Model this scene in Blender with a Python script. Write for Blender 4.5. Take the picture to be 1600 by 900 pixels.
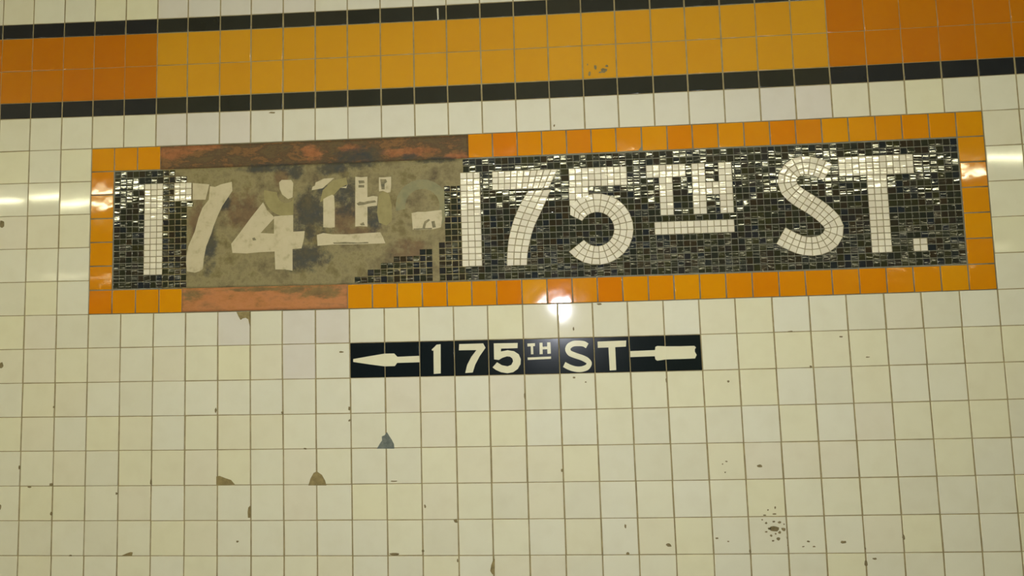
import bpy, math, random
from mathutils import Matrix, Vector

# ------------------------------------------------------------------ camera, world, light, exposure
for o in list(bpy.data.objects):
    bpy.data.objects.remove(o)
scene = bpy.context.scene
COL = scene.collection
P = 0.108            # pitch of the wall tiles, metres
Z0 = 2.72            # height of grid row 0 above the platform floor
FPX = 950.0          # focal length in pixels of a 1600 px wide frame
CAM_C = Vector((1.70208, -1.87670, Z0 - 1.16992))
RIGHT = Vector((0.997784, 0.061474, -0.025468))
DOWN = Vector((-0.029806, 0.070712, -0.997051))
FWD = Vector((-0.059492, 0.995601, 0.072387))
cam_d = bpy.data.cameras.new('camera')
cam_d.sensor_width = 36.0
cam_d.lens = FPX / 1600 * 36.0
cam_d.clip_start = 0.02
cam = bpy.data.objects.new('camera', cam_d)
COL.objects.link(cam)
up = -DOWN
bk = -FWD
cam.matrix_world = Matrix(((RIGHT.x, up.x, bk.x, CAM_C.x), (RIGHT.y, up.y, bk.y, CAM_C.y),
                           (RIGHT.z, up.z, bk.z, CAM_C.z), (0, 0, 0, 1)))
scene.camera = cam

world = bpy.data.worlds.new('world')
scene.world = world
world.use_nodes = True
bg = world.node_tree.nodes['Background']
bg.inputs[0].default_value = (1.0, 0.94, 0.55, 1)
bg.inputs[1].default_value = 0.05

fl = bpy.data.lights.new('camera_flash', 'POINT')
fl.energy = 66.0
fl.color = (0.98, 1.0, 1.10)
fl.shadow_soft_size = 0.016
flash = bpy.data.objects.new('camera_flash', fl)
COL.objects.link(flash)
flash.location = CAM_C + Vector((0.06, -0.02, 0.13))

LAMP_STRENGTH = 54.0
LAMP_Y, LAMP_Z = -3.2, CAM_C.z + 1.265

vs = scene.view_settings
vs.view_transform = 'Standard'
vs.look = 'None'
vs.gamma = 1.0
vs.use_curve_mapping = False
vs.exposure = -0.04

random.seed(175)
ROWQ = [(-0.3652, 0.5096, 0.8749), (-0.3652, 0.5096, 1.3349), (-0.262, 0.3718, 2.3787), (-0.2713, 0.3738, 3.3923), (-0.3943, 0.4889, 3.8857), (-0.2216, 0.3017, 4.9072), (-0.2384, 0.3072, 5.9186), (-0.2551, 0.3127, 6.93), (-0.2718, 0.3182, 7.9413), (-0.2885, 0.3237, 8.9527), (-0.3053, 0.3293, 9.9641), (-0.2117, 0.2235, 10.975), (-0.2646, 0.2474, 11.9846), (-0.3036, 0.278, 12.9879), (-0.2222, 0.2228, 13.986), (-0.2558, 0.2266, 14.9952), (-0.2655, 0.2417, 15.9919), (-0.2129, 0.1873, 16.9909)]
COLT = [-0.018, -0.002, -0.013, -0.011, 0.006, -0.024, -0.001, -0.034, -0.033, -0.039, -0.052, -0.041, -0.038, -0.041, -0.032, -0.03, -0.043, -0.044, -0.061, -0.03, -0.042, -0.034, -0.033, -0.046, -0.049, -0.014, -0.022, 0.007, 0.003, -0.008]
COLM = [0.005, 0.015, 0.017, 0.023, 0.032, 0.024, 0.01, -0.011, -0.049, -0.054, -0.038, -0.01, 0.01, 0.014, 0.002, 0.01, 0.012, -0.003, -0.016, -0.018, -0.027, -0.026, -0.014, -0.01, -0.004, 0.011, 0.01, 0.019, 0.028, 0.03]
COLB = [0.034, 0.056, 0.052, 0.061, 0.062, 0.067, 0.055, 0.055, 0.025, -0.007, 0.015, 0.025, 0.027, 0.041, 0.012, 0.03, 0.032, 0.036, 0.041, 0.048, 0.056, 0.04, 0.051, 0.055, 0.068, 0.082, 0.088, 0.088, 0.088, 0.088]
RUNS = {'one_l': [(3.681, 4.261, 3, 0, 15)], 'seven_l': [(4.614, 5.168, 3, 0, 3)], 'one_r': [(13.302, 13.884, 3, 0, 15)], 'seven_r': [(14.244, 16.166, 11, 0, 1), (14.24, 16.084, 11, 1, 2), (14.235, 15.966, 10, 2, 3)], 'five': [(16.474, 18.15, 9, 0, 3), (16.452, 17.025, 3, 3, 5), (16.458, 16.634, 1, 5, 6)], 't_sup': [(18.692, 19.809, 6, 0, 2), (19.042, 19.425, 2, 2, 8)], 'h_sup': [(19.982, 20.357, 2, 0, 8), (20.73, 21.103, 2, 0, 8), (20.357, 20.73, 2, 3, 5)], 'bar': [(18.861, 21.093, 12, 9, 11)], 't_big': [(24.05, 26.062, 11, 0, 3), (24.777, 25.316, 3, 3, 15)], 'dot': [(25.89, 26.271, 2, 13, 15)]}
SEVEN_BAR = [((14.244, 6.135), (14.236, 6.682)), ((15.099, 6.135), (15.033, 6.682)), ((16.168, 6.135), (15.87, 6.682))]
SEVEN = [((14.592, 8.887), (15.17, 8.886)), ((14.613, 8.511), (15.2, 8.548)), ((14.661, 8.144), (15.276, 8.219)), ((14.744, 7.814), (15.361, 7.927)), ((14.856, 7.484), (15.482, 7.645)), ((15.034, 7.119), (15.661, 7.308)), ((15.271, 6.736), (15.943, 6.724))]
FIVE = [((16.461, 7.482), (16.807, 7.674)), ((16.466, 7.367), (16.836, 7.629)), ((16.471, 7.234), (16.87, 7.588)), ((16.538, 7.141), (16.908, 7.551)), ((16.628, 7.072), (16.95, 7.519)), ((16.726, 7.012), (16.996, 7.491)), ((16.83, 6.964), (17.044, 7.468)), ((16.938, 6.927), (17.094, 7.45)), ((17.05, 6.901), (17.146, 7.438)), ((17.164, 6.888), (17.199, 7.431)), ((17.279, 6.887), (17.253, 7.431)), ((17.394, 6.898), (17.306, 7.436)), ((17.506, 6.921), (17.358, 7.447)), ((17.615, 6.956), (17.409, 7.463)), ((17.719, 7.003), (17.457, 7.485)), ((17.818, 7.06), (17.503, 7.512)), ((17.909, 7.127), (17.545, 7.544)), ((17.992, 7.204), (17.584, 7.58)), ((18.064, 7.289), (17.619, 7.62)), ((18.127, 7.381), (17.648, 7.663)), ((18.178, 7.48), (17.673, 7.71)), ((18.219, 7.583), (17.693, 7.759)), ((18.249, 7.691), (17.707, 7.81)), ((18.267, 7.801), (17.716, 7.862)), ((18.272, 7.912), (17.718, 7.914)), ((18.266, 8.023), (17.715, 7.967)), ((18.247, 8.133), (17.706, 8.019)), ((18.217, 8.24), (17.692, 8.07)), ((18.176, 8.344), (17.672, 8.119)), ((18.123, 8.442), (17.647, 8.166)), ((18.06, 8.534), (17.617, 8.21)), ((17.987, 8.619), (17.583, 8.25)), ((17.904, 8.695), (17.544, 8.286)), ((17.814, 8.763), (17.501, 8.318)), ((17.716, 8.82), (17.456, 8.346)), ((17.612, 8.867), (17.408, 8.368)), ((17.504, 8.903), (17.357, 8.385)), ((17.393, 8.927), (17.305, 8.396)), ((17.279, 8.939), (17.252, 8.402)), ((17.165, 8.939), (17.199, 8.402)), ((17.052, 8.927), (17.146, 8.396)), ((16.941, 8.904), (17.095, 8.385)), ((16.833, 8.868), (17.044, 8.368)), ((16.73, 8.822), (16.996, 8.346)), ((16.632, 8.764), (16.951, 8.319)), ((16.542, 8.697), (16.909, 8.287)), ((16.459, 8.62), (16.871, 8.25)), ((16.386, 8.535), (16.837, 8.21))]
SPATH = [(23.758, 6.558), (23.538, 6.429), (23.28, 6.345), (23.053, 6.325), (22.817, 6.407), (22.665, 6.565), (22.616, 6.773), (22.674, 6.985), (22.873, 7.194), (23.142, 7.387), (23.41, 7.579), (23.639, 7.797), (23.798, 8.02), (23.81, 8.218), (23.701, 8.43), (23.483, 8.574), (23.201, 8.626), (22.925, 8.589), (22.635, 8.461), (22.347, 8.288)]
LOST = [(4.585, 5.533), (4.589, 5.961), (4.977, 5.993), (5.018, 6.11), (5.176, 6.154), (5.181, 6.77), (5.004, 6.88), (4.991, 7.951), (4.962, 9.37), (10.102, 9.489), (10.104, 9.23), (10.273, 9.067), (10.552, 8.927), (10.923, 8.937), (10.983, 8.642), (11.487, 8.545), (11.951, 8.559), (12.143, 8.36), (12.387, 8.368), (12.367, 9.218), (12.572, 9.223), (12.596, 8.263), (12.657, 8.061), (12.845, 8.029), (12.842, 7.433), (12.823, 6.683), (12.829, 6.477), (13.282, 6.456), (13.306, 5.532)]
PAINT = {'seven_flag': [(5.196, 6.154), (5.708, 6.21), (5.594, 6.668), (5.2, 6.656)], 'seven': [(5.728, 6.269), (5.886, 6.293), (6.064, 6.222), (6.409, 6.156), (6.431, 6.426), (6.27, 6.651), (6.11, 6.876), (5.971, 7.159), (5.856, 7.441), (5.779, 7.687), (5.624, 8.063), (5.548, 8.44), (5.531, 8.723), (5.413, 8.796), (5.275, 8.831), (5.037, 8.787), (4.995, 8.426), (5.071, 8.048), (5.266, 7.615), (5.381, 7.198), (5.497, 6.914), (5.692, 6.671)], 'four_stem_top': [(7.892, 6.224), (7.971, 6.151), (8.266, 6.161), (8.325, 6.258), (8.307, 6.677), (8.17, 6.73), (7.993, 6.591), (7.913, 6.416)], 'four_diagonal': [(7.398, 6.801), (7.518, 7.033), (7.718, 7.229), (7.738, 7.287), (7.321, 7.711), (7.739, 7.741), (7.761, 8.27), (7.283, 8.277), (6.883, 8.304), (6.442, 8.274), (6.401, 8.008), (6.68, 7.674), (7.02, 7.246)], 'four_stem': [(7.737, 7.23), (7.936, 7.217), (8.328, 7.21), (8.329, 7.702), (8.68, 7.693), (8.661, 7.9), (8.583, 8.199), (8.311, 8.21), (8.313, 8.848), (8.08, 8.804), (7.783, 8.797), (7.761, 8.27), (7.739, 7.741)], 't_arm': [(8.893, 6.487), (8.912, 6.393), (8.99, 6.357), (9.01, 6.263), (9.146, 6.21), (9.262, 6.157), (9.573, 6.149), (9.398, 6.295), (9.223, 6.442), (9.029, 6.473)], 't_tip': [(9.745, 6.441), (9.938, 6.41), (9.977, 6.335), (9.938, 6.466)], 't_stem': [(9.242, 6.765), (9.377, 6.694), (9.512, 6.642), (9.57, 6.681), (9.587, 7.136), (9.585, 7.608), (9.47, 7.623), (9.24, 7.597), (9.241, 7.125)], 'h_left': [(10.207, 6.134), (10.377, 6.159), (10.566, 6.147), (10.559, 6.754), (10.729, 6.722), (10.86, 6.745), (10.838, 7.009), (10.556, 7.037), (10.549, 7.62), (10.362, 7.595), (10.193, 7.608), (10.2, 6.873)], 'h_right': [(10.905, 6.179), (11.075, 6.185), (11.265, 6.173), (11.261, 6.438), (11.239, 6.626), (11.144, 6.642), (11.013, 6.581), (10.9, 6.595)], 'bar': [(9.048, 7.817), (9.24, 7.767), (9.527, 7.813), (10.004, 7.828), (10.565, 7.808), (10.92, 7.8), (10.993, 7.934), (11.065, 8.123), (10.562, 8.126), (10.001, 8.127), (9.525, 8.113), (9.067, 8.138)], 'hyphen': [(11.847, 7.269), (12.017, 7.237), (12.243, 7.245), (12.546, 7.218), (12.735, 7.205), (12.748, 7.43), (12.703, 7.708), (12.476, 7.757), (12.156, 7.765), (11.875, 7.756)]}
GHOST = {'ring_large': [(11.392, 7.184), (11.388, 6.968), (11.441, 6.76), (11.55, 6.576), (11.705, 6.428), (11.894, 6.329), (12.106, 6.285), (12.323, 6.3), (12.528, 6.372), (12.706, 6.497), (12.844, 6.664), (12.932, 6.861), (12.964, 7.073), (12.936, 7.286), (12.852, 7.482), (12.718, 7.647), (12.523, 7.443), (12.61, 7.336), (12.664, 7.21), (12.681, 7.073), (12.661, 6.937), (12.604, 6.81), (12.515, 6.703), (12.4, 6.623), (12.268, 6.576), (12.129, 6.567), (11.993, 6.595), (11.871, 6.659), (11.772, 6.754), (11.702, 6.872), (11.667, 7.006), (11.67, 7.144)], 'ring_over_four': [(8.333, 6.832), (8.333, 6.948), (8.333, 7.049), (8.334, 7.132), (8.334, 7.194), (8.255, 7.231), (8.123, 7.241), (7.989, 7.226), (7.859, 7.187), (7.738, 7.124), (7.631, 7.04), (7.543, 6.938), (7.476, 6.822), (7.434, 6.697), (7.417, 6.567), (7.427, 6.437), (7.838, 6.52), (7.834, 6.572), (7.841, 6.624), (7.858, 6.674), (7.884, 6.721), (7.92, 6.761), (7.962, 6.795), (8.011, 6.82), (8.062, 6.836), (8.115, 6.842), (8.169, 6.838), (8.22, 6.824), (8.266, 6.801), (8.307, 6.769), (8.332, 6.729), (8.332, 6.683)], 'smear_t': [(9.145, 6.857), (9.223, 6.499), (9.534, 6.224), (9.94, 6.143), (9.977, 6.354), (9.764, 6.441), (9.57, 6.644), (9.338, 6.75)], 'smear_h': [(10.857, 6.953), (10.898, 6.69), (11.051, 6.563), (11.2, 6.682), (11.27, 7.005), (11.262, 7.474), (11.11, 7.6), (10.887, 7.518), (10.835, 7.216)]}
MARKS = [[(10.3, 6.252), (10.47, 6.258), (10.488, 6.334), (10.318, 6.347)], [(10.299, 6.384), (10.469, 6.391), (10.468, 6.466), (10.298, 6.46)], [(10.942, 6.237), (11.112, 6.244), (11.149, 6.321), (11.072, 6.375), (11.07, 6.545), (10.976, 6.541), (10.959, 6.389)], [(10.237, 6.931), (10.332, 6.878), (10.444, 6.901), (10.577, 6.868), (10.783, 6.856), (10.82, 6.914), (10.594, 6.944), (10.462, 6.977), (10.293, 6.99)], [(10.325, 7.537), (10.438, 7.485), (10.475, 7.58), (10.362, 7.576)], [(12.157, 7.709), (12.218, 7.524), (12.352, 7.454), (12.389, 7.493), (12.273, 7.582), (12.232, 7.73)], [(12.425, 7.531), (12.52, 7.516), (12.553, 7.704), (12.459, 7.719)], [(9.526, 8.057), (9.907, 8.05), (10.282, 8.08), (10.562, 8.07), (10.581, 8.108), (10.001, 8.109), (9.564, 8.096)], [(11.894, 7.719), (12.44, 7.718), (12.439, 7.756), (11.893, 7.757)], [(7.062, 7.855), (7.142, 7.838), (7.182, 7.915), (7.082, 7.931)]]
BLOBS = [(8.808, 7.267, 0.502, 0.687), (8.671, 8.482, 0.615, 0.341), (9.872, 6.676, 0.269, 0.535), (10.691, 7.375, 0.21, 0.417), (5.709, 7.962, 0.197, 0.69), (10.264, 5.557, 0.616, 0.27), (7.638, 5.755, 0.782, 0.117), (8.362, 5.902, 0.234, 0.194), (6.169, 6.666, 0.158, 0.271), (12.597, 5.735, 0.492, 0.077), (9.197, 6.553, 0.271, 0.192), (9.49, 5.833, 0.425, 0.193), (11.799, 5.605, 0.229, 0.096)]
BROWNS = [(9.868, 7.345, 0.307, 0.495), (6.762, 7.037, 0.509, 0.501), (5.387, 7.411, 0.237, 0.579), (10.248, 7.739, 0.572, 0.114), (7.933, 6.078, 0.195, 0.271), (11.762, 8.358, 0.49, 0.263)]
RUSTS = [(4.519, 5.19, 0.481, 0.158), (5.158, 5.041, 0.877, 0.079), (8.869, 5.341, 0.273, 0.194), (11.801, 5.47, 0.686, 0.115), (13.166, 5.683, 0.302, 0.153), (9.977, 5.254, 0.271, 0.097)]
OLIVES = [(9.092, 9.495, 0.649, 0.169), (8.325, 9.416, 0.576, 0.094), (5.216, 9.475, 0.275, 0.152), (7.166, 9.381, 0.774, 0.057)]
SIGN = {'arrowhead_0': [(10.098, 11.46), (10.558, 11.389), (10.987, 11.326), (10.989, 11.685), (10.555, 11.62), (10.097, 11.542)], 'arrowhead_1': [(10.987, 11.326), (11.274, 11.327), (11.364, 11.423), (11.991, 11.409), (11.997, 11.59), (11.352, 11.595), (11.287, 11.684), (10.989, 11.685)], '1': [(12.613, 11.093), (12.498, 11.103), (12.436, 11.165), (12.351, 11.239), (12.369, 11.276), (12.404, 11.264), (12.398, 11.929), (12.601, 11.919)], '7': [(13.15, 11.102), (13.851, 11.099), (13.915, 11.225), (13.74, 11.456), (13.603, 11.696), (13.529, 11.91), (13.308, 11.92), (13.37, 11.691), (13.497, 11.469), (13.651, 11.283), (13.136, 11.277)], '5': [(14.155, 11.106), (14.835, 11.108), (14.826, 11.256), (14.36, 11.256), (14.35, 11.338), (14.54, 11.307), (14.72, 11.338), (14.853, 11.427), (14.909, 11.563), (14.896, 11.707), (14.814, 11.839), (14.685, 11.926), (14.522, 11.953), (14.342, 11.92), (14.199, 11.853), (14.103, 11.779), (14.237, 11.638), (14.366, 11.722), (14.528, 11.758), (14.637, 11.719), (14.69, 11.621), (14.669, 11.54), (14.607, 11.49), (14.517, 11.479), (14.389, 11.516), (14.288, 11.576), (14.153, 11.555)], 't_sup': [(15.107, 11.133), (15.325, 11.127), (15.323, 11.21), (15.268, 11.212), (15.27, 11.437), (15.201, 11.439), (15.201, 11.214), (15.106, 11.216)], 'h_sup': [(15.453, 11.119), (15.537, 11.118), (15.535, 11.233), (15.667, 11.229), (15.667, 11.114), (15.765, 11.113), (15.764, 11.432), (15.666, 11.434), (15.667, 11.304), (15.534, 11.308), (15.533, 11.438), (15.446, 11.439)], 'bar': [(15.104, 11.525), (15.767, 11.511), (15.766, 11.578), (15.104, 11.593)], 'T': [(17.104, 11.126), (17.921, 11.116), (17.903, 11.287), (17.599, 11.294), (17.599, 11.934), (17.415, 11.939), (17.407, 11.298), (17.105, 11.301)], 'shaft': [(18.016, 11.415), (18.71, 11.404), (18.724, 11.315), (18.779, 11.291), (19.018, 11.306), (19.007, 11.671), (18.757, 11.699), (18.706, 11.664), (18.693, 11.574), (18.014, 11.583)], 'feather': [(19.018, 11.306), (19.401, 11.315), (19.81, 11.315), (19.85, 11.362), (19.816, 11.405), (19.811, 11.477), (19.857, 11.567), (19.807, 11.663), (19.381, 11.67), (19.007, 11.671)]}
SIGN_S = [(16.807, 11.24), (16.709, 11.18), (16.564, 11.164), (16.408, 11.171), (16.286, 11.237), (16.25, 11.325), (16.298, 11.425), (16.459, 11.501), (16.639, 11.564), (16.782, 11.642), (16.844, 11.724), (16.784, 11.83), (16.618, 11.885), (16.436, 11.875), (16.274, 11.822), (16.131, 11.743)]
CHIPS = {'chip_a': [(6.582, 10.013), (6.642, 10.138), (6.712, 10.253), (6.771, 10.207), (6.87, 10.19), (6.949, 10.239), (6.999, 10.448), (7.004, 10.012)], 'chip_b': [(10.738, 14.015), (10.813, 13.888), (10.887, 13.78), (10.88, 13.671), (10.962, 13.635), (11.028, 13.545), (11.09, 13.655), (11.162, 13.766), (11.224, 13.894), (11.231, 14.021)], 'chip_c': [(5.974, 14.985), (5.974, 14.751), (6.07, 14.734), (6.243, 14.798), (6.416, 14.853), (6.531, 14.98)], 'chip_d': [(8.755, 15.022), (8.815, 14.835), (8.912, 14.675), (9.008, 14.631), (9.154, 14.731), (9.244, 14.892), (9.279, 15.026)], 'chip_e': [(14.003, 17.085), (13.929, 17.258), (13.898, 17.414), (13.951, 17.501), (14.023, 17.527), (14.036, 17.103)], 'chip_f': [(6.93, 15.631), (6.987, 15.578), (6.986, 15.919), (6.919, 15.919), (6.91, 15.757)], 'chip_g': [(3.125, 16.993), (3.298, 16.921), (3.413, 16.884), (3.48, 16.893), (3.453, 16.993)]}
SPECKS = [(-0.811, 7.222, 0.083, 0.102), (-0.686, 11.464, 0.074, 0.083), (-0.589, 15.615, 0.037, 0.093), (9.749, 11.252, 0.065, 0.028), (9.968, 12.854, 0.037, 0.056), (9.963, 13.2, 0.028, 0.037), (7.986, 12.952, 0.037, 0.037), (5.948, 12.854, 0.037, 0.065), (0.985, 12.707, 0.028, 0.037), (0.961, 14.952, 0.056, 0.037), (0.301, 15.024, 0.056, 0.028), (4.0, 14.893, 0.028, 0.093), (2.961, 15.217, 0.028, 0.037), (-0.028, 14.453, 0.028, 0.056), (0.981, 15.8, 0.037, 0.056), (1.599, 16.987, 0.056, 0.022), (6.605, 16.586, 0.037, 0.03), (8.669, 13.991, 0.046, 0.024), (11.198, 14.927, 0.111, 0.019), (11.183, 16.954, 0.13, 0.037), (12.002, 16.868, 0.037, 0.037), (12.932, 16.037, 0.056, 0.056), (12.962, 17.134, 0.019, 0.046), (12.078, 15.626, 0.028, 0.046), (14.99, 12.584, 0.03, 0.111), (16.433, 10.748, 0.028, 0.056), (17.194, 10.047, 0.074, 0.028), (16.4, 12.115, 0.037, 0.028), (16.721, 12.247, 0.028, 0.019), (20.682, 12.321, 0.037, 0.028), (18.976, 12.244, 0.019, 0.074), (15.965, 14.681, 0.028, 0.046), (20.386, 14.57, 0.019, 0.019), (20.495, 14.502, 0.037, 0.019), (20.442, 14.796, 0.028, 0.019), (21.384, 14.638, 0.065, 0.046), (18.807, 16.746, 0.074, 0.048), (17.689, 16.964, 0.056, 0.037), (17.654, 16.214, 0.028, 0.056), (20.105, 16.566, 0.048, 0.024), (20.413, 16.655, 0.028, 0.019), (22.444, 10.988, 0.074, 0.019), (23.787, 11.17, 0.046, 0.019), (24.454, 11.754, 0.056, 0.015), (22.927, 11.976, 0.037, 0.037), (23.452, 16.701, 0.074, 0.037), (25.008, 16.582, 0.037, 0.065), (24.228, 17.147, 0.056, 0.028), (23.991, 17.262, 0.046, 0.083), (24.001, 16.876, 0.019, 0.037), (20.987, 16.918, 0.028, 0.056), (21.666, 16.323, 0.111, 0.074), (21.811, 16.152, 0.048, 0.028), (21.9, 16.343, 0.056, 0.048), (21.691, 15.928, 0.056, 0.019), (21.719, 15.758, 0.022, 0.037), (21.529, 15.824, 0.019, 0.019), (21.436, 15.959, 0.037, 0.019), (21.569, 16.511, 0.037, 0.028), (21.749, 16.599, 0.056, 0.041), (21.969, 16.566, 0.028, 0.037), (21.973, 16.772, 0.022, 0.019), (22.535, 16.675, 0.037, 0.024), (22.677, 16.813, 0.037, 0.019), (22.391, 16.81, 0.037, 0.017), (21.456, 16.166, 0.03, 0.028), (21.441, 16.407, 0.037, 0.022), (21.661, 16.133, 0.037, 0.026), (21.531, 16.321, 0.046, 0.028), (21.793, 16.427, 0.037, 0.037), (21.926, 16.205, 0.024, 0.019), (21.611, 16.649, 0.037, 0.022), (21.361, 16.078, 0.022, 0.019), (21.69, 16.461, 0.022, 0.026), (16.108, 4.85, 0.028, 0.037), (7.666, 4.088, 0.093, 0.028)]
SPECKS_ORANGE = [(17.632, 2.772, 0.093, 0.065), (17.371, 2.664, 0.037, 0.074), (17.712, 2.642, 0.046, 0.037), (17.195, 2.845, 0.037, 0.065), (17.517, 2.823, 0.056, 0.028), (17.147, 2.576, 0.019, 0.028)]
SCRATCH = [(12.723, 0.201), (12.772, 0.206), (12.776, 0.94), (12.737, 0.978), (12.73, 0.59)]

# ------------------------------------------------------------------ wall coordinates
# a place on the wall is (column, row) in tile units; hand-laid courses drift a little, W() gives the true place
def lerp(a, b, t):
    return a + (b - a) * t

def tab(t, c):
    c = min(max(c, 0.0), len(t) - 1.0)
    i = min(int(c), len(t) - 2)
    return lerp(t[i], t[i + 1], c - i)

def rowz(j, c):
    u = min(max(c, -3.0), 33.0) / 30.0
    q = lambda k: (ROWQ[k][0] * u + ROWQ[k][1]) * u + ROWQ[k][2]
    if j < 0:
        return q(0) + j
    if j >= 17:
        return q(17) + (j - 17)
    i = int(j)
    return lerp(q(i), q(i + 1), j - i)

def W(c, j):
    r = rowz(j, c)
    a, b, d = tab(COLT, c), tab(COLM, c), tab(COLB, c)
    if r <= 3.5:
        o = a
    elif r <= 10.55:
        o = lerp(a, b, (r - 3.5) / 7.05)
    elif r <= 17:
        o = lerp(b, d, (r - 10.55) / 6.45)
    else:
        o = d
    return ((c + o) * P, Z0 - r * P)

def pxl(x, z):      # where a wall point shows, only used to rank pieces by visible size
    v = Vector((x, 0, z)) - CAM_C
    d = v.dot(FWD)
    return 800 + FPX * v.dot(RIGHT) / d, 450 + FPX * v.dot(DOWN) / d

def area(pts):
    return 0.5 * sum(pts[i][0] * pts[(i + 1) % len(pts)][1] - pts[(i + 1) % len(pts)][0] * pts[i][1] for i in range(len(pts)))

def shown(pts):
    q = [pxl(*p) for p in pts]
    q = [(min(max(a, 0), 1600), min(max(b, 0), 900)) for a, b in q]
    return abs(area(q))

# ------------------------------------------------------------------ materials
def lin(r, g, b):
    f = lambda v: (v / 255 / 12.92) if v / 255 <= 0.04045 else ((v / 255 + 0.055) / 1.055) ** 2.4
    return (f(r), f(g), f(b), 1)

def node(nt, kind, **kw):
    n = nt.nodes.new(kind)
    for k, v in kw.items():
        setattr(n, k, v)
    return n

def rnd_socket(nt):
    oi = node(nt, 'ShaderNodeObjectInfo')
    ge = node(nt, 'ShaderNodeNewGeometry')
    ad = node(nt, 'ShaderNodeMath', operation='ADD')
    nt.links.new(oi.outputs['Random'], ad.inputs[0])
    nt.links.new(ge.outputs['Random Per Island'], ad.inputs[1])
    fr = node(nt, 'ShaderNodeMath', operation='FRACT')
    nt.links.new(ad.outputs[0], fr.inputs[0])
    return fr.outputs[0], ge.outputs['Position']

def ramp(nt, fac, cols):
    r = node(nt, 'ShaderNodeValToRGB')
    e = r.color_ramp.elements
    e[0].position, e[0].color = cols[0]
    e[1].position, e[1].color = cols[-1]
    for p, c in cols[1:-1]:
        x = e.new(p)
        x.color = c
    nt.links.new(fac, r.inputs[0])
    return r.outputs[0]

def mixc(nt, fac, a, b, mode='MIX'):
    m = node(nt, 'ShaderNodeMix', data_type='RGBA', blend_type=mode)
    for s, v in ((m.inputs[0], fac), (m.inputs[6], a), (m.inputs[7], b)):
        if isinstance(v, (int, float)):
            s.default_value = v
        elif isinstance(v, tuple):
            s.default_value = v
        else:
            nt.links.new(v, s)
    return m.outputs[2]

def noise(nt, vec, scale, detail=2.0, rough=0.5, stretch=None):
    if stretch:
        mp = node(nt, 'ShaderNodeMapping')
        mp.inputs['Scale'].default_value = stretch
        nt.links.new(vec, mp.inputs['Vector'])
        vec = mp.outputs[0]
    t = node(nt, 'ShaderNodeTexNoise')
    t.inputs['Scale'].default_value = scale
    t.inputs['Detail'].default_value = detail
    t.inputs['Roughness'].default_value = rough
    nt.links.new(vec, t.inputs['Vector'])
    return t.outputs[0]

def new_mat(name):
    m = bpy.data.materials.new(name)
    m.use_nodes = True
    nt = m.node_tree
    return m, nt, nt.nodes['Principled BSDF']

def glazed(name, cols, rough=0.065, wave=0.00035, wscale=9.0, mottle=0.10, dirt=(0.62, 0.55, 0.36, 1), ior=1.5, stretch=None):
    """glossy fired glaze: a shade per tile, slight cloudiness, gently uneven surface"""
    m, nt, b = new_mat(name)
    r, pos = rnd_socket(nt)
    c = ramp(nt, r, cols)
    n1 = noise(nt, pos, 16.0, 3.0)
    f = node(nt, 'ShaderNodeMapRange')
    f.inputs[1].default_value, f.inputs[2].default_value = 0.45, 0.75
    f.inputs[3].default_value, f.inputs[4].default_value = 0.0, mottle
    nt.links.new(n1, f.inputs[0])
    c = mixc(nt, f.outputs[0], c, dirt, 'MULTIPLY')
    nt.links.new(c, b.inputs['Base Color'])
    b.inputs['Roughness'].default_value = rough
    b.inputs['IOR'].default_value = ior
    n2 = noise(nt, pos, wscale, 1.5, 0.45, stretch)
    bp = node(nt, 'ShaderNodeBump')
    bp.inputs['Strength'].default_value = 1.0
    bp.inputs['Distance'].default_value = wave
    nt.links.new(n2, bp.inputs['Height'])
    nt.links.new(bp.outputs[0], b.inputs['Normal'])
    return m

def matte(name, cols, scale=40.0, rough=0.85, relief=0.0006, stretch=None):
    m, nt, b = new_mat(name)
    ge = node(nt, 'ShaderNodeNewGeometry')
    n1 = noise(nt, ge.outputs['Position'], scale, 5.0, 0.6, stretch)
    c = ramp(nt, n1, cols)
    nt.links.new(c, b.inputs['Base Color'])
    b.inputs['Roughness'].default_value = rough
    n2 = noise(nt, ge.outputs['Position'], scale * 4, 4.0, 0.6, stretch)
    bp = node(nt, 'ShaderNodeBump')
    bp.inputs['Strength'].default_value = 0.8
    bp.inputs['Distance'].default_value = relief
    nt.links.new(n2, bp.inputs['Height'])
    nt.links.new(bp.outputs[0], b.inputs['Normal'])
    return m

def tint(c, k):
    return (c[0] * k[0], c[1] * k[1], c[2] * k[2], 1)

M = {}
WH = lin(224, 222, 201)
M['white'] = glazed('white_glaze', [(0.0, tint(WH, (0.95, 0.94, 0.90))), (0.4, WH), (0.7, tint(WH, (1.0, 0.985, 0.86))), (1.0, tint(WH, (0.97, 0.94, 0.93)))], ior=1.43)
GW = lin(217, 213, 200)
M['grey_white'] = glazed('grey_white_glaze', [(0.0, tint(GW, (0.97, 0.97, 0.97))), (1.0, tint(GW, (1.0, 0.98, 0.97)))], ior=1.43)
YO = lin(203, 147, 27)
M['pale_white'] = glazed('pale_white_glaze', [(0.0, lin(218, 214, 194)), (0.5, lin(221, 218, 198)), (1.0, lin(216, 212, 196))], ior=1.43)
M['yellow_orange'] = glazed('yellow_orange_glaze', [(0.0, tint(YO, (1.0, 0.96, 0.9))), (0.5, YO), (1.0, tint(YO, (1.03, 1.03, 1.1)))], rough=0.16, mottle=0.14, dirt=(0.9, 0.75, 0.5, 1))
DO = lin(190, 113, 0)
M['deep_orange'] = glazed('deep_orange_glaze', [(0.0, tint(DO, (0.98, 0.92, 0.9))), (0.5, DO), (1.0, tint(DO, (1.0, 1.06, 1.0)))], rough=0.16, mottle=0.2, dirt=(0.85, 0.65, 0.5, 1))
M['band_black'] = glazed('black_glaze', [(0.0, lin(40, 42, 36)), (0.5, lin(34, 36, 30)), (1.0, lin(46, 46, 36))], rough=0.18, mottle=0.3)
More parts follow.
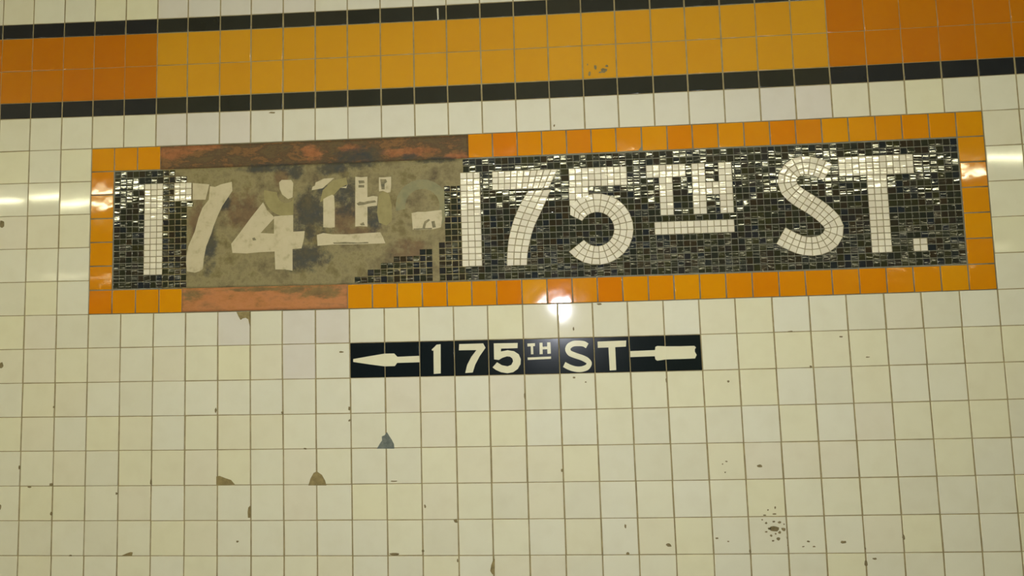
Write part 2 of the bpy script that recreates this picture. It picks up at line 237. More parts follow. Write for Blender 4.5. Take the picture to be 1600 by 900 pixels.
M['blue_black'] = glazed('blue_black_glaze', [(0.0, lin(24, 28, 34)), (1.0, lin(34, 36, 38))], rough=0.18, mottle=0.3)
FO = lin(222, 150, 16)
M['frame_orange'] = glazed('frame_orange_glaze', [(0.0, lin(208, 120, 8)), (0.35, lin(210, 136, 10)), (0.7, lin(214, 148, 14)), (1.0, lin(206, 126, 16))], rough=0.06, wave=0.0008, wscale=16.0, mottle=0.25, dirt=(0.95, 0.75, 0.5, 1))
M['tess_white'] = glazed('white_glass', [(0.0, lin(226, 220, 196)), (0.5, lin(232, 226, 204)), (1.0, lin(220, 212, 190))], rough=0.06, wave=0.00045, wscale=75.0, stretch=(0.14, 1, 1), ior=1.55)
M['tess_black'] = glazed('black_glass', [(0.0, lin(34, 40, 44)), (0.3, lin(54, 54, 32)), (0.55, lin(40, 44, 36)), (0.8, lin(54, 46, 32)), (1.0, lin(34, 40, 46))], rough=0.045, wave=0.00055, wscale=75.0, mottle=0.3, stretch=(0.14, 1, 1), ior=1.6)
M['sign_black'] = glazed('sign_black_glaze', [(0.0, lin(15, 24, 28)), (1.0, lin(20, 28, 28))], rough=0.15, mottle=0.2)
M['sign_white'] = glazed('sign_white_glaze', [(0.0, lin(224, 220, 188)), (1.0, lin(226, 222, 190))], rough=0.15)
M['grout'] = matte('grout', [(0.3, lin(132, 118, 80)), (0.7, lin(164, 150, 108))], 30.0)
M['mosaic_grout'] = matte('mosaic_grout', [(0.3, lin(104, 104, 88)), (0.7, lin(134, 132, 112))], 30.0)
M['letter_grout'] = matte('letter_grout', [(0.3, lin(128, 118, 86)), (0.7, lin(160, 150, 116))], 30.0)
M['mortar_brown'] = matte('mortar_brown', [(0.3, lin(118, 104, 66)), (0.7, lin(156, 140, 92))], 60.0)
M['mortar_grey'] = matte('mortar_grey', [(0.3, lin(84, 92, 88)), (0.7, lin(120, 126, 116))], 60.0)
M['speck'] = matte('speck', [(0.3, lin(104, 92, 58)), (0.7, lin(140, 126, 88))], 80.0)
M['pale_scratch'] = matte('pale_scratch', [(0.3, lin(190, 186, 160)), (0.7, lin(210, 206, 180))], 80.0)
M['old_paint'] = matte('old_white_paint', [(0.25, lin(164, 152, 114)), (0.45, lin(194, 183, 148)), (0.75, lin(202, 191, 158))], 34.0, 0.7, 0.0003)
M['khaki_paint'] = matte('khaki_paint', [(0.3, lin(136, 126, 80)), (0.7, lin(156, 146, 98))], 30.0, 0.8, 0.0003)
M['sage_paint'] = matte('sage_paint', [(0.3, lin(118, 118, 88)), (0.55, lin(138, 134, 98)), (0.75, lin(146, 136, 92))], 22.0, 0.8, 0.0003)
M['dark_mark'] = matte('dark_mark', [(0.3, lin(98, 94, 72)), (0.7, lin(148, 138, 104))], 60.0)
M['concrete'] = matte('concrete', [(0.3, lin(80, 76, 66)), (0.7, lin(108, 102, 90))], 6.0, 0.9, 0.001)
M['ceiling_paint'] = matte('ceiling_paint', [(0.3, lin(150, 142, 116)), (0.7, lin(176, 168, 140))], 5.0, 0.9, 0.001)
M['enamel'] = matte('white_enamel', [(0.3, lin(205, 203, 196)), (0.7, lin(220, 218, 210))], 12.0, 0.4, 0.0001)

def blotch_mask(nt, pos, blobs, jitter):
    """soft-edged stains, each with its own place and size on the patch"""
    tot = None
    sep = node(nt, 'ShaderNodeSeparateXYZ')
    nt.links.new(pos, sep.inputs[0])
    for (c, r, a, b) in blobs:
        def ax(sock, centre, size):
            s = node(nt, 'ShaderNodeMath', operation='SUBTRACT')
            nt.links.new(sock, s.inputs[0])
            s.inputs[1].default_value = centre
            d = node(nt, 'ShaderNodeMath', operation='DIVIDE')
            nt.links.new(s.outputs[0], d.inputs[0])
            d.inputs[1].default_value = size
            q = node(nt, 'ShaderNodeMath', operation='MULTIPLY')
            nt.links.new(d.outputs[0], q.inputs[0])
            nt.links.new(d.outputs[0], q.inputs[1])
            return q.outputs[0]
        s = node(nt, 'ShaderNodeMath', operation='ADD')
        nt.links.new(ax(sep.outputs[0], c * P, abs(a) * P), s.inputs[0])
        nt.links.new(ax(sep.outputs[2], Z0 - r * P, abs(b) * P), s.inputs[1])
        j = node(nt, 'ShaderNodeMath', operation='ADD')
        nt.links.new(s.outputs[0], j.inputs[0])
        nt.links.new(jitter, j.inputs[1])
        mr = node(nt, 'ShaderNodeMapRange', interpolation_type='SMOOTHSTEP')
        mr.inputs[1].default_value, mr.inputs[2].default_value = 0.1, 2.2
        mr.inputs[3].default_value, mr.inputs[4].default_value = 0.9, 0.0
        nt.links.new(j.outputs[0], mr.inputs[0])
        if tot is None:
            tot = mr.outputs[0]
        else:
            mx = node(nt, 'ShaderNodeMath', operation='MAXIMUM')
            nt.links.new(tot, mx.inputs[0])
            nt.links.new(mr.outputs[0], mx.inputs[1])
            tot = mx.outputs[0]
    return tot

def patch_material(name, base, dark, streak, extra=None, scale=11.0):
    m, nt, b = new_mat(name)
    ge = node(nt, 'ShaderNodeNewGeometry')
    pos = ge.outputs['Position']
    n1 = noise(nt, pos, scale, 7.0, 0.68, (1, 1, 2.2) if streak else None)
    c = ramp(nt, n1, base)
    nj = noise(nt, pos, 24.0, 6.0, 0.7, (1, 1, 2.5) if streak else None)
    mj = node(nt, 'ShaderNodeMapRange')
    mj.inputs[1].default_value, mj.inputs[2].default_value = 0.3, 0.7
    mj.inputs[3].default_value, mj.inputs[4].default_value = -1.5, 1.5
    nt.links.new(nj, mj.inputs[0])
    n3 = noise(nt, pos, 26.0, 5.0, 0.65)
    if extra:
        c = mixc(nt, blotch_mask(nt, pos, extra[0], mj.outputs[0]), c, ramp(nt, n3, extra[1]))
    c = mixc(nt, blotch_mask(nt, pos, BLOBS, mj.outputs[0]), c, ramp(nt, n3, dark))
    nt.links.new(c, b.inputs['Base Color'])
    b.inputs['Roughness'].default_value = 0.75
    n2 = noise(nt, pos, 110.0, 6.0, 0.65, (1, 1, 3.0) if streak else None)
    bp = node(nt, 'ShaderNodeBump')
    bp.inputs['Strength'].default_value = 0.8
    bp.inputs['Distance'].default_value = 0.0009
    nt.links.new(n2, bp.inputs['Height'])
    nt.links.new(bp.outputs[0], b.inputs['Normal'])
    return m

NAVY = [(0.35, lin(50, 55, 58)), (0.55, lin(64, 62, 50)), (0.7, lin(84, 76, 50))]
M['cement'] = patch_material('stained_cement', [(0.30, lin(76, 66, 48)), (0.42, lin(118, 106, 72)), (0.52, lin(140, 130, 90)), (0.60, lin(118, 106, 66)), (0.72, lin(92, 78, 54))],
                             NAVY, False, (BROWNS, [(0.35, lin(92, 72, 50)), (0.65, lin(122, 98, 64))]))
M['terracotta_top'] = patch_material('stained_terracotta', [(0.30, lin(74, 68, 48)), (0.42, lin(100, 82, 48)), (0.5, lin(84, 66, 42)), (0.58, lin(128, 92, 50)), (0.70, lin(82, 66, 42))],
                             NAVY, True, (RUSTS, [(0.32, lin(122, 80, 44)), (0.5, lin(158, 100, 56)), (0.7, lin(176, 116, 72))]), 14.0)
M['terracotta'] = patch_material('terracotta', [(0.30, lin(122, 92, 54)), (0.42, lin(172, 114, 62)), (0.52, lin(184, 122, 72)), (0.62, lin(160, 110, 66)), (0.72, lin(136, 98, 56))],
                             NAVY, True, (OLIVES, [(0.35, lin(98, 84, 50)), (0.65, lin(128, 108, 62))]), 12.0)
def tube_material(name, colour, strength):
    m, nt, b = new_mat(name)
    b.inputs['Base Color'].default_value = (0.9, 0.9, 0.85, 1)
    b.inputs['Emission Color'].default_value = colour
    b.inputs['Emission Strength'].default_value = strength
    M[name] = m
tube_material('warm_tube', (1.0, 0.96, 0.60, 1), LAMP_STRENGTH)
tube_material('dim_tube', (1.0, 0.93, 0.58, 1), LAMP_STRENGTH * 0.30)
tube_material('cool_fill_tube', (1.0, 0.95, 0.80, 1), LAMP_STRENGTH)  # glow of the fill light added at the left

# ------------------------------------------------------------------ geometry helpers
def ccw(pts):
    return pts if area(pts) > 0 else pts[::-1]

def inset(pts, d):
    n = len(pts)
    out = []
    for i in range(n):
        p0, p1, p2 = Vector(pts[i - 1]), Vector(pts[i]), Vector(pts[(i + 1) % n])
        e1, e2 = (p1 - p0), (p2 - p1)
        if e1.length < 1e-9 or e2.length < 1e-9:
            out.append(tuple(p1))
            continue
        e1.normalize()
        e2.normalize()
        n1, n2 = Vector((-e1.y, e1.x)), Vector((-e2.y, e2.x))
        k = 1 + n1.dot(n2)
        m = (n1 + n2) / max(k, 0.35)
        out.append((p1.x + m.x * d, p1.y + m.y * d))
    return out

def piece_geo(pts, front, back, bevel, tx=0.0, tz=0.0, dome=0.0):
    """a slab with rounded front edges; pts are (x, z) on the wall, the front faces -Y"""
    pts = ccw(pts)
    n = len(pts)
    cx = sum(p[0] for p in pts) / n
    cz = sum(p[1] for p in pts) / n
    rings = [(0.0, back), (0.0, front + bevel), (0.32 * bevel, front + 0.32 * bevel), (bevel, front)]
    if dome:
        rings = [(0.0, back), (0.0, front + bevel), (0.32 * bevel, front + 0.36 * bevel), (bevel, front), (bevel * 3.2, front - dome)]
    vs_, fs, sm = [], [], []
    for k, (d, y) in enumerate(rings):
        ring = inset(pts, d) if d else pts
        for (x, z) in ring:
            yy = y + (((x - cx) * tx + (z - cz) * tz) if k else 0.0)
            vs_.append((x - cx, yy, z - cz))
    for k in range(len(rings) - 1):
        for i in range(n):
            a, b = k * n + i, k * n + (i + 1) % n
            fs.append((a, b, b + n, a + n))
            sm.append(k > 0)
    fs.append(tuple(range((len(rings) - 1) * n, len(rings) * n)))
    sm.append(bool(dome))
    return (cx, cz), vs_, fs, sm

def finish(name, me, mat, parent, loc=(0, 0, 0)):
    me.materials.append(M[mat])
    o = bpy.data.objects.new(name, me)
    COL.objects.link(o)
    o.location = loc
    if parent is not None:
        o.parent = parent
    return o

def set_smooth(me, sm):
    me.polygons.foreach_set('use_smooth', sm)
    me.update()

def off(parent):
    v = Vector((0, 0, 0))
    while parent is not None:
        v += parent.location
        parent = parent.parent
    return v

def piece(name, pts, mat, parent, front=0.0, back=0.006, bevel=0.0012, tx=0.0, tz=0.0, dome=0.0, label=None):
    (cx, cz), v, f, sm = piece_geo(pts, front, back, bevel, tx, tz, dome)
    me = bpy.data.meshes.new(name)
    me.from_pydata(v, [], f)
    set_smooth(me, sm)
    o = finish(name, me, mat, parent, Vector((cx, 0, cz)) - off(parent))
    if label:
        o['label'] = label
    return o

class Field:
    """many pieces joined into one mesh"""
    def __init__(self):
        self.v, self.f, self.s = [], [], []
    def add(self, pts, **kw):
        (cx, cz), v, f, sm = piece_geo(pts, kw.get('front', 0.0), kw.get('back', 0.006), kw.get('bevel', 0.0012), kw.get('tx', 0.0), kw.get('tz', 0.0), kw.get('dome', 0.0))
        b = len(self.v)
        self.v += [(x + cx, y, z + cz) for x, y, z in v]
        self.f += [tuple(i + b for i in q) for q in f]
        self.s += sm
    def build(self, name, mat, parent):
        me = bpy.data.meshes.new(name)
        me.from_pydata(self.v, [], self.f)
        set_smooth(me, self.s)
        o = finish(name, me, mat, parent, -off(parent))
        o['kind'] = 'stuff'
        return o

def box_mesh(name, boxes):
    v, f = [], []
    for (x0, x1, y0, y1, z0, z1) in boxes:
        b = len(v)
        v += [(x0, y0, z0), (x1, y0, z0), (x1, y1, z0), (x0, y1, z0), (x0, y0, z1), (x1, y0, z1), (x1, y1, z1), (x0, y1, z1)]
        f += [tuple(i + b for i in q) for q in ((0, 3, 2, 1), (4, 5, 6, 7), (0, 1, 5, 4), (1, 2, 6, 5), (2, 3, 7, 6), (3, 0, 4, 7))]
    me = bpy.data.meshes.new(name)
    me.from_pydata(v, [], f)
    me.update()
    return me

def empty(name, loc, label, cat, group=None):
    o = bpy.data.objects.new(name, None)
    COL.objects.link(o)
    o.location = loc
    o.empty_display_size = 0.05
    o['label'] = label
    o['category'] = cat
    return o

def quad(c0, c1, j0, j1):
    return [W(c0, j1), W(c1, j1), W(c1, j0), W(c0, j0)]

def joint(q, dx, dz):
    """pull a four-cornered cell back from the middle of its joints"""
    (a, b, c, d) = q
    return [(a[0] + dx, a[1] + dz), (b[0] - dx, b[1] + dz), (c[0] - dx, c[1] - dz), (d[0] + dx, d[1] - dz)]

G = random.gauss

# ------------------------------------------------------------------ the setting: wall, floor, ceiling
CA, CB, RA, RB = -28, 44, -6, 25
X0, X1 = W(CA, 10)[0], W(CB, 10)[0]
wall = finish('wall_back', box_mesh('wall_back', [(X0, X1, 0.0016, 0.30, 0.0, 3.40)]), 'grout', None)
wall['kind'] = 'structure'
wall['label'] = 'station wall of glazed white tiles with orange and black bands'
wall['category'] = 'wall'
floor = finish('floor', box_mesh('floor', [(X0, X1, -10.0, 0.30, -0.15, 0.0)]), 'concrete', None)
floor['kind'] = 'structure'
floor['label'] = 'bare concrete platform floor below the tiled wall'
floor['category'] = 'floor'
ceil = finish('ceiling', box_mesh('ceiling', [(X0, X1, -10.0, 0.30, 3.40, 3.55)]), 'ceiling_paint', None)
ceil['kind'] = 'structure'
ceil['label'] = 'painted station ceiling above the tiled wall'
ceil['category'] = 'ceiling'

GREY = {(8, 10), (9, 10), (8, 11), (4, 4), (5, 4), (6, 4), (4, -1), (5, -1), (6, -1), (7, -1), (8, -1), (22, 4), (23, 4), (6, 10)}
JX, JZ = 0.0021, 0.0012
white, rest = [], []
def in_sign(c, j):
    return 2 <= c < 28 and 5 <= j < 10
def in_arrow(c, j):
    return 10 <= c < 20 and j == 11
for j in range(RA, RB):
    if 0 <= j < 4:
        continue
    for c in range(CA, CB):
        if in_sign(c, j) or in_arrow(c, j):
            continue
        q = joint(quad(c, c + 1, j, j + 1), JX + G(0, 0.00025), JZ + G(0, 0.0002))
        white.append((shown(q), c, j, q))
white.sort(key=lambda t: -t[0])
field = Field()
for k, (a, c, j, q) in enumerate(white):
    kw = dict(front=abs(G(0, 0.0002)), bevel=0.0013, tx=G(0, 0.005), tz=G(0, 0.005))
    if k < 300:
        piece('white_tile', q, 'grey_white' if (c, j) in GREY else ('pale_white' if j in (-1, 4) and 4 <= c < 24 else 'white'), wall, **kw)
    else:
        field.add(q, **kw)
field.build('white_tile_field', 'white', wall)

edge = {'orange_tile': [Field(), Field()], 'black_tile': [Field(), Field()]}
for j, nm in ((0, 'black_tile'), (1, 'orange_tile'), (2, 'orange_tile'), (3, 'black_tile')):
    for c in range(CA, CB):
        inner = 4 <= c < 24
        mat = ('yellow_orange' if inner else 'deep_orange') if nm == 'orange_tile' else ('band_black' if inner else 'blue_black')
        q = joint(quad(c, c + 1, j, j + 1), 0.0011 if mat == 'deep_orange' else JX + G(0, 0.00025), JZ * (1.0 if inner else 0.6))
        kw = dict(front=abs(G(0, 0.0002)), bevel=0.0013, tx=G(0, 0.004), tz=G(0, 0.004))
        if shown(q) > 60:
            piece(nm, q, mat, wall, **kw)
        else:
            edge[nm][0].add(q, **kw)
edge['orange_tile'][0].build('orange_tile_field', 'deep_orange', wall)
edge['black_tile'][0].build('black_tile_field', 'blue_black', wall)

# worn places on the tiles
def wp(pts):
    return [W(*p) for p in pts]
for k, pts in CHIPS.items():
    piece('mortar_patch', wp(pts), 'mortar_grey' if k in ('chip_b',) else 'mortar_brown', wall, front=-0.0009, back=0.002, bevel=0.0004,
          label='exposed mortar where the glaze broke off')
def blob(c, j, a, b, n=9):
    ph = random.random() * 6.28
    return [(c + a * math.cos(t) * r, j + b * math.sin(t) * r) for t, r in
            [(ph + 6.2832 * i / n, 0.75 + 0.5 * random.random()) for i in range(n)]]
for (c, j, a, b) in SPECKS:
    piece('glaze_chip', wp(blob(c, j, a, b)), 'speck', wall, front=-0.0004, back=0.001, bevel=0.0002)
for (c, j, a, b) in SPECKS_ORANGE:
    piece('glaze_chip', wp(blob(c, j, a, b)), 'speck', wall, front=-0.0004, back=0.001, bevel=0.0002)
piece('scratch', wp(SCRATCH), 'pale_scratch', wall, front=-0.0004, back=0.001, bevel=0.0002)

# ------------------------------------------------------------------ the mosaic name tablet
bx, bz = W(15, 10)
sign = empty('mosaic_name_sign', (bx, 0, bz), 'large black mosaic name tablet with white letters, orange tile frame and a cement-patched gap', 'sign')
SC = lambda s: 2 + 26 * s / 36.0
TJ = lambda t: 5 + 5 * t / 7.0
def strip(name, mat, c0, c1, j0, j1, y, parent, nx, nz, amp, label=None):
    """an uneven plastered plate between tiles"""
    v, f, sm = [], [], []
    ox = off(parent)
    for iz in range(nz + 1):
        for ix in range(nx + 1):
            x, z = W(lerp(c0, c1, ix / nx), lerp(j0, j1, iz / nz))
            v.append((x - ox.x, y + random.uniform(-amp, amp), z - ox.z))
    for iz in range(nz):
        for ix in range(nx):
            a = iz * (nx + 1) + ix
            f.append((a, a + nx + 1, a + nx + 2, a + 1))
            sm.append(True)
    me = bpy.data.meshes.new(name)
    me.from_pydata(v, [], f)
    set_smooth(me, sm)
    sol = me
    o = finish(name, sol, mat, parent)
    md = o.modifiers.new('thickness', 'SOLIDIFY')
    md.thickness = 0.004
    md.offset = -1.0
    if label:
        o['label'] = label
    return o
strip('grout_bed', 'mosaic_grout', SC(0), SC(36), TJ(0), TJ(7), 0.0014, sign, 72, 14, 0.0001)
cement = strip('cement_patch', 'cement', 4.25, 13.46, TJ(1), TJ(6), 0.0009, sign, 120, 48, 0.00025, 'stained brown cement where mosaic pieces are lost')
strip('bare_bed', 'terracotta_top', SC(3), SC(16.02), TJ(0) + 0.02, TJ(1), 0.0010, sign, 90, 8, 0.00035, 'scraped terracotta strip where frame tiles are lost')
strip('bare_bed', 'terracotta', SC(4), SC(11), TJ(6), TJ(7) - 0.02, 0.0010, sign, 60, 8, 0.00035, 'scraped terracotta strip where frame tiles are lost')

for s in range(36):
    for t in range(7):
        if 0 < s < 35 and 0 < t < 6:
            continue
        if (t == 0 and 3 <= s < 16) or (t == 6 and 4 <= s < 11):
            continue
        q = joint(quad(SC(s), SC(s + 1), TJ(t), TJ(t + 1)), 0.0017, 0.0015)
        piece('frame_tile', q, 'frame_orange', sign, front=-0.0003 + abs(G(0, 0.0002)), bevel=0.0016, tx=G(0, 0.008), tz=G(0, 0.010), dome=0.0)

J0, DJ = 6.135, 0.1823
ROWS = [TJ(1) + 0.02, (TJ(1) + 0.02 + J0) / 2] + [J0 + DJ * k for k in range(16)] + [(J0 + 15 * DJ + TJ(6) - 0.02) / 2, TJ(6) - 0.02]
RQUADS = []         # the same for the curved letters
QUADS = []          # every letter cell, as corners in wall units, to keep the ground clear of letters
def tess_kw(k=1.0):
    return dict(front=G(0, 0.00025), back=0.004, bevel=random.uniform(0.0009, 0.0021), tx=G(0, 0.005) * k, tz=G(0, 0.018) * k, dome=0.0)
def letter(name, label, straight, curved=()):
    QUADS.extend(straight)
    RQUADS.extend(curved)
    cells = list(straight) + list(curved)
    allp = [p for q in cells for p in q]
    ww = [W(*p) for p in allp]
    mx = sum(p[0] for p in ww) / len(ww)
    mz = sum(p[1] for p in ww) / len(ww)
    v, f = [], []
    for q in cells:
        b = len(v)
        cc = ccw([W(*p) for p in q])
        v += [(x - mx, 0.0003, z - mz) for x, z in cc]
        f.append((b, b + 1, b + 2, b + 3))
    me = bpy.data.meshes.new(name)
    me.from_pydata(v, [], f)
    me.update()
    o = finish(name, me, 'letter_grout', sign, Vector((mx, 0, mz)) - off(sign))
    o['label'] = label
    for q in cells:
        pts = inset(ccw([W(*p) for p in q]), 0.00085)
        kw = tess_kw(0.8)
        kw['front'] = -0.0004 + G(0, 0.00012)
        piece('tessera', pts, 'tess_white', o, **kw)
    return o
def run_cells(runs):
    out = []
    for (c0, c1, n, r0, r1) in runs:
        for r in range(r0, r1):
            for k in range(n):
                a, b = lerp(c0, c1, k / n), lerp(c0, c1, (k + 1) / n)
                t, u = J0 + DJ * r, J0 + DJ * (r + 1)
                out.append([(a, u), (b, u), (b, t), (a, t)])
    return out
def resample(pairs, step):
    """evenly spaced cross-sections along a ribbon given as (left, right) pairs, through a smooth curve"""
    n = len(pairs)
    flat = [(l[0], l[1], r[0], r[1]) for l, r in pairs]
    dense = []
    for i in range(n - 1):
        p0, p1, p2, p3 = flat[max(i - 1, 0)], flat[i], flat[i + 1], flat[min(i + 2, n - 1)]
        for s in range(12):
            t = s / 12.0
            dense.append(tuple(0.5 * (2 * b + (c - a) * t + (2 * a - 5 * b + 4 * c - d) * t * t + (3 * b - a - 3 * c + d) * t ** 3)
                               for a, b, c, d in zip(p0, p1, p2, p3)))
    dense.append(flat[-1])
    acc = [0.0]
    for a, b in zip(dense, dense[1:]):
        acc.append(acc[-1] + math.hypot((a[0] + a[2] - b[0] - b[2]) / 2, (a[1] + a[3] - b[1] - b[3]) / 2))
    m = max(1, round(acc[-1] / step))
    out, k = [], 0
    for i in range(m + 1):
        d = acc[-1] * i / m
        while k < len(acc) - 2 and acc[k + 1] < d:
            k += 1
        t = (d - acc[k]) / max(acc[k + 1] - acc[k], 1e-9)
        out.append(tuple(lerp(a, b, t) for a, b in zip(dense[k], dense[k + 1])))
    return out
def ribbon_cells(pairs, lanes=3, step=0.185):
    sec = resample(pairs, step)
    out = []
    for a, b in zip(sec, sec[1:]):
        for k in range(lanes):
            f = lambda s, t: (lerp(s[0], s[2], t), lerp(s[1], s[3], t))
            out.append([f(a, k / lanes), f(a, (k + 1) / lanes), f(b, (k + 1) / lanes), f(b, k / lanes)])
    return out
def thick(path, half):
    out = []
    for i, p in enumerate(path):
        a, b = path[max(i - 1, 0)], path[min(i + 1, len(path) - 1)]
        d = Vector((b[0] - a[0], b[1] - a[1])).normalized()
        out.append(((p[0] + d.y * half, p[1] - d.x * half), (p[0] - d.y * half, p[1] + d.x * half)))
    return out
letter('numeral', 'white mosaic numeral 1 left of the cement patch', run_cells(RUNS['one_l']))
letter('numeral', 'white mosaic remnant of the numeral 7 beside the cement patch', run_cells(RUNS['seven_l']))
letter('numeral', 'white mosaic numeral 1 right of the cement patch', run_cells(RUNS['one_r']))
letter('numeral', 'white mosaic numeral 7', [], ribbon_cells(SEVEN_BAR) + ribbon_cells(SEVEN))
letter('numeral', 'white mosaic numeral 5', run_cells(RUNS['five']), ribbon_cells(FIVE))
letter('letter', 'small raised white mosaic letter T', run_cells(RUNS['t_sup']))
letter('letter', 'small raised white mosaic letter H', run_cells(RUNS['h_sup']))
letter('underline', 'white mosaic bar under the raised TH', run_cells(RUNS['bar']))
letter('letter', 'white mosaic letter S', [], ribbon_cells(thick(SPATH, 0.268)))
letter('letter', 'large white mosaic letter T', run_cells(RUNS['t_big']))
letter('full_stop', 'square white mosaic full stop', run_cells(RUNS['dot']))

def inside(p, poly):
    r = False
    for i in range(len(poly)):
        a, b = poly[i - 1], poly[i]
        if (a[1] > p[1]) != (b[1] > p[1]) and p[0] < (b[0] - a[0]) * (p[1] - a[1]) / (b[1] - a[1]) + a[0]:
            r = not r
    return r
def spans(y):
    """stretches of a course that letters take up at height y"""
    iv = []
    for q in QUADS:
        ys = [p[1] for p in q]
        if min(ys) > y or max(ys) < y:
            continue
        xs = []
        for i in range(4):
            a, b = q[i - 1], q[i]
            if (a[1] > y) != (b[1] > y):
                xs.append(a[0] + (b[0] - a[0]) * (y - a[1]) / (b[1] - a[1]))
        if len(xs) >= 2:
            iv.append([min(xs), max(xs)])
    iv.sort()
    out = []
    for a, b in iv:
        if out and a <= out[-1][1] + 0.06:
            out[-1][1] = max(out[-1][1], b)
        else:
            out.append([a, b])
    return out
CL, CR, NC = SC(1) + 0.02, SC(35) - 0.02, 129
ground = []
for k in range(len(ROWS) - 1):
    t, u = ROWS[k], ROWS[k + 1]
    e = 0.02
    mid, top_s, bot_s = spans((t + u) / 2), spans(t + e), spans(u - e)
    tb = [x for s in top_s for x in s]
    bb = [x for s in bot_s for x in s]
    def near(x, lst):
        c = [v for v in lst if abs(v - x) < 0.2]
        return min(c, key=lambda v: abs(v - x)) if c else x
    free, x = [], CL
    for a, b in mid:
        if a > x:
            free.append((x, a))
        x = max(x, b)
    free.append((x, CR))
    for (a, b) in free:
        if b - a < 0.05:
            continue
        cuts = [a] + [v for v in (CL + (CR - CL) * i / NC for i in range(NC + 1)) if a + 0.07 < v < b - 0.07] + [b]
        for i in range(len(cuts) - 1):
            l, r = cuts[i], cuts[i + 1]
            if inside(((l + r) / 2, (t + u) / 2), LOST):
                continue
            lt, lb = (near(l, tb), near(l, bb)) if i == 0 and l > CL + 1e-6 else (l, l)
            rt, rb = (near(r, tb), near(r, bb)) if i == len(cuts) - 2 and r < CR - 1e-6 else (r, r)
            if rt - lt < 0.035 or rb - lb < 0.035:
                lt = lb = l
                rt = rb = r
            probe = [(l + (r - l) * i / 4, t + (u - t) * m / 4) for i in range(5) for m in range(5)]
            hid = 0
            for pr in probe:
                if any(abs(Q[0][0] - pr[0]) < 0.5 and inside(pr, Q) for Q in RQUADS):
                    hid += 1
            if hid >= 24:
                continue
            q = [W(lb, u), W(rb, u), W(rt, t), W(lt, t)]
            ground.append((shown(q), q, hid > 0))
ground.sort(key=lambda g: -g[0])
gf = Field()
for k, (a, q, low) in enumerate(ground):
    pts = joint(q, 0.0006, 0.0010)
    if min(abs(pts[0][0] - pts[1][0]), abs(pts[0][1] - pts[3][1])) < 0.004:
        kw = dict(front=0.0, back=0.004, bevel=0.0006)
    else:
        kw = tess_kw()
        if low:
            kw.update(front=0.0006, tx=kw['tx'] * 0.3, tz=kw['tz'] * 0.3, bevel=0.0008)
    if k < 300:
        piece('black_tessera', pts, 'tess_black', sign, **kw)
    else:
        gf.add(pts, **kw)
gf.build('black_tessera_field', 'tess_black', sign)

PN = {'seven_flag': 'painted_numeral', 'seven': 'painted_numeral', 'four_stem_top': 'painted_numeral', 'four_diagonal': 'painted_numeral', 'four_stem': 'painted_numeral',
      't_arm': 'painted_letter', 't_tip': 'painted_letter', 't_stem': 'painted_letter', 'h_left': 'painted_letter', 'h_right': 'painted_letter',
      'bar': 'painted_underline', 'hyphen': 'painted_hyphen'}
PL = {'seven_flag': 'worn white paint of the flag of a 7', 'seven': 'worn white painted stroke of a 7', 'four_stem_top': 'worn white painted top of a 4',
      'four_diagonal': 'worn white painted diagonal of a 4', 'four_stem': 'worn white painted stem of a 4', 't_arm': 'worn white painted arm of a T',
      't_tip': 'worn white painted tip of a T', 't_stem': 'worn white painted stem of a T', 'h_left': 'worn white painted left of an H',
      'h_right': 'worn white painted right of an H', 'bar': 'worn white painted bar under TH', 'hyphen': 'worn white painted hyphen'}
for k, pts in PAINT.items():
    piece(PN[k], wp(pts), 'khaki_paint' if k == 'none' else 'old_paint', cement, front=0.0003, back=0.0018, bevel=0.0003, label=PL[k])
for k, pts in GHOST.items():
    piece('paint_smear', wp(pts), 'sage_paint' if k == 'ring_large' else 'khaki_paint', cement, front=0.0005, back=0.0018, bevel=0.0004, label='faded khaki overpainting')
for pts in MARKS:
    piece('paint_scuff', wp(pts), 'dark_mark', cement, front=0.0001, back=0.0018, bevel=0.0002)

# ------------------------------------------------------------------ the direction sign set into the tiles
ax, az = W(15, 12)
arrow = empty('direction_sign', (ax, 0, az), 'narrow black direction sign of ten tiles reading 175TH ST with a left arrow', 'sign')
tiles = []
for c in range(10, 20):
    q = joint(quad(c, c + 1, 11, 12), 0.0014, 0.0008)
    tiles.append(piece('sign_tile', q, 'sign_black', arrow, front=-0.0003, bevel=0.0010, tx=G(0, 0.003), tz=G(0, 0.004)))
SL = [('arrowhead_0', 0, 'arrow_tip'), ('arrowhead_1', 1, 'arrow_shaft'), ('1', 2, 'numeral'), ('7', 3, 'numeral'), ('5', 4, 'numeral'), ('t_sup', 5, 'letter'),
      ('h_sup', 5, 'letter'), ('bar', 5, 'underline'), ('T', 7, 'letter'), ('shaft', 8, 'arrow_shaft'), ('feather', 9, 'arrow_feather')]
for k, i, nm in SL:
    piece(nm, wp(SIGN[k]), 'sign_white', tiles[i], front=-0.0009, back=0.0006, bevel=0.00025)
sec = resample(thick(SIGN_S, 0.078), 0.04)
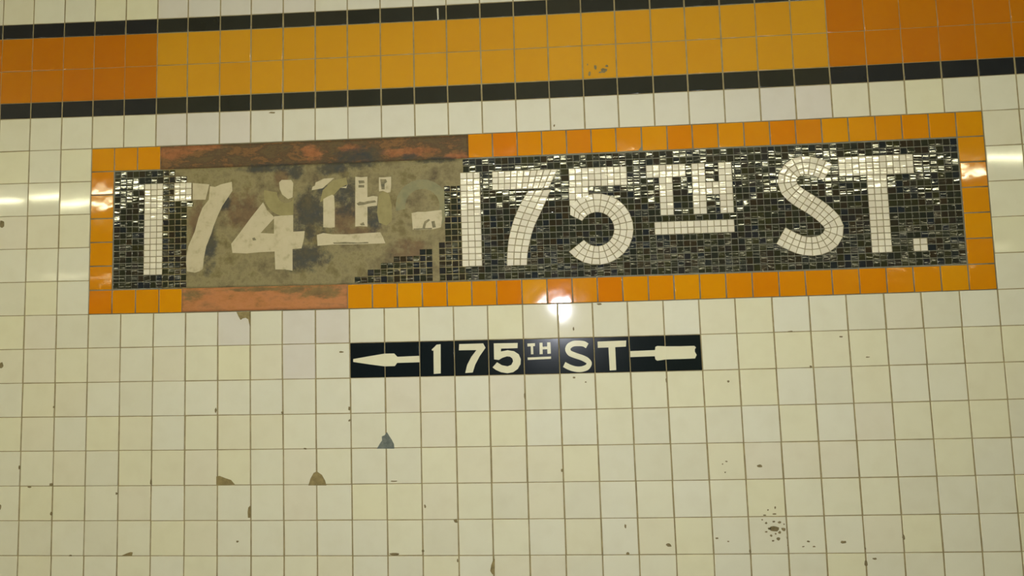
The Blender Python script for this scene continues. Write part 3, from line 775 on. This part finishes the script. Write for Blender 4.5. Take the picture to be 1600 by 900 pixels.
piece('letter', wp([(s[0], s[1]) for s in sec] + [(s[2], s[3]) for s in sec[::-1]]), 'sign_white', tiles[6], front=-0.0009, back=0.0006, bevel=0.00025)

# ------------------------------------------------------------------ the lamps of the platform: rows of fluorescent tubes, plus a fill light added at the left
def lamp_row(name, label, cx, y, z, xs, dys=(0.0,), tube='warm_tube'):
    row = empty(name, (cx, y, 3.40), label, 'lamp')
    dz = z - 3.40
    ya, yb = min(dys) - 0.05, max(dys) + 0.05
    for xa in xs:
        x = xa - cx
        for dy in dys:
            n = 10
            v, f = [], []
            for xx in (x + 0.04, x + 1.21):
                v += [(xx, dy + 0.019 * math.cos(6.2832 * k / n), dz + 0.019 * math.sin(6.2832 * k / n)) for k in range(n)]
            for k in range(n):
                f.append((k, (k + 1) % n, n + (k + 1) % n, n + k))
            f += [tuple(range(n))[::-1], tuple(range(n, 2 * n))]
            me = bpy.data.meshes.new('tube')
            me.from_pydata(v, [], f)
            me.update()
            finish('tube', me, tube, row)
            for e in (x, x + 1.21):
                finish('lamp_holder', box_mesh('lamp_holder', [(e, e + 0.04, dy - 0.03, dy + 0.03, dz - 0.03, dz + 0.08)]), 'enamel', row)
        finish('housing', box_mesh('housing', [(x, x + 1.25, ya, yb, dz + 0.06, dz + 0.13)]), 'enamel', row)
        finish('hanger_rod', box_mesh('hanger_rod', [(x + 0.60, x + 0.63, -0.012, 0.012, dz + 0.13, 0.0)]), 'enamel', row)
lamp_row('fluorescent_light_row', 'long row of bare fluorescent tubes hung over the near platform', 1.2, LAMP_Y, LAMP_Z, [5.9 - (i + 1) * 1.25 for i in range(9)])
lamp_row('fluorescent_light_row', 'long row of bare fluorescent tubes over the far side of the tracks', 1.2, -9.0, LAMP_Z, [9.6 - (i + 1) * 1.25 for i in range(14)], tube='dim_tube')
lamp_row('added_fill_light', 'unseen fill light of six parallel tubes added to brighten the left wall', -2.4, -2.0, 2.75, [-3.65], (-0.30, -0.18, -0.06, 0.06, 0.18, 0.30), 'cool_fill_tube')  # added out of view, only to lift the left side of the wall
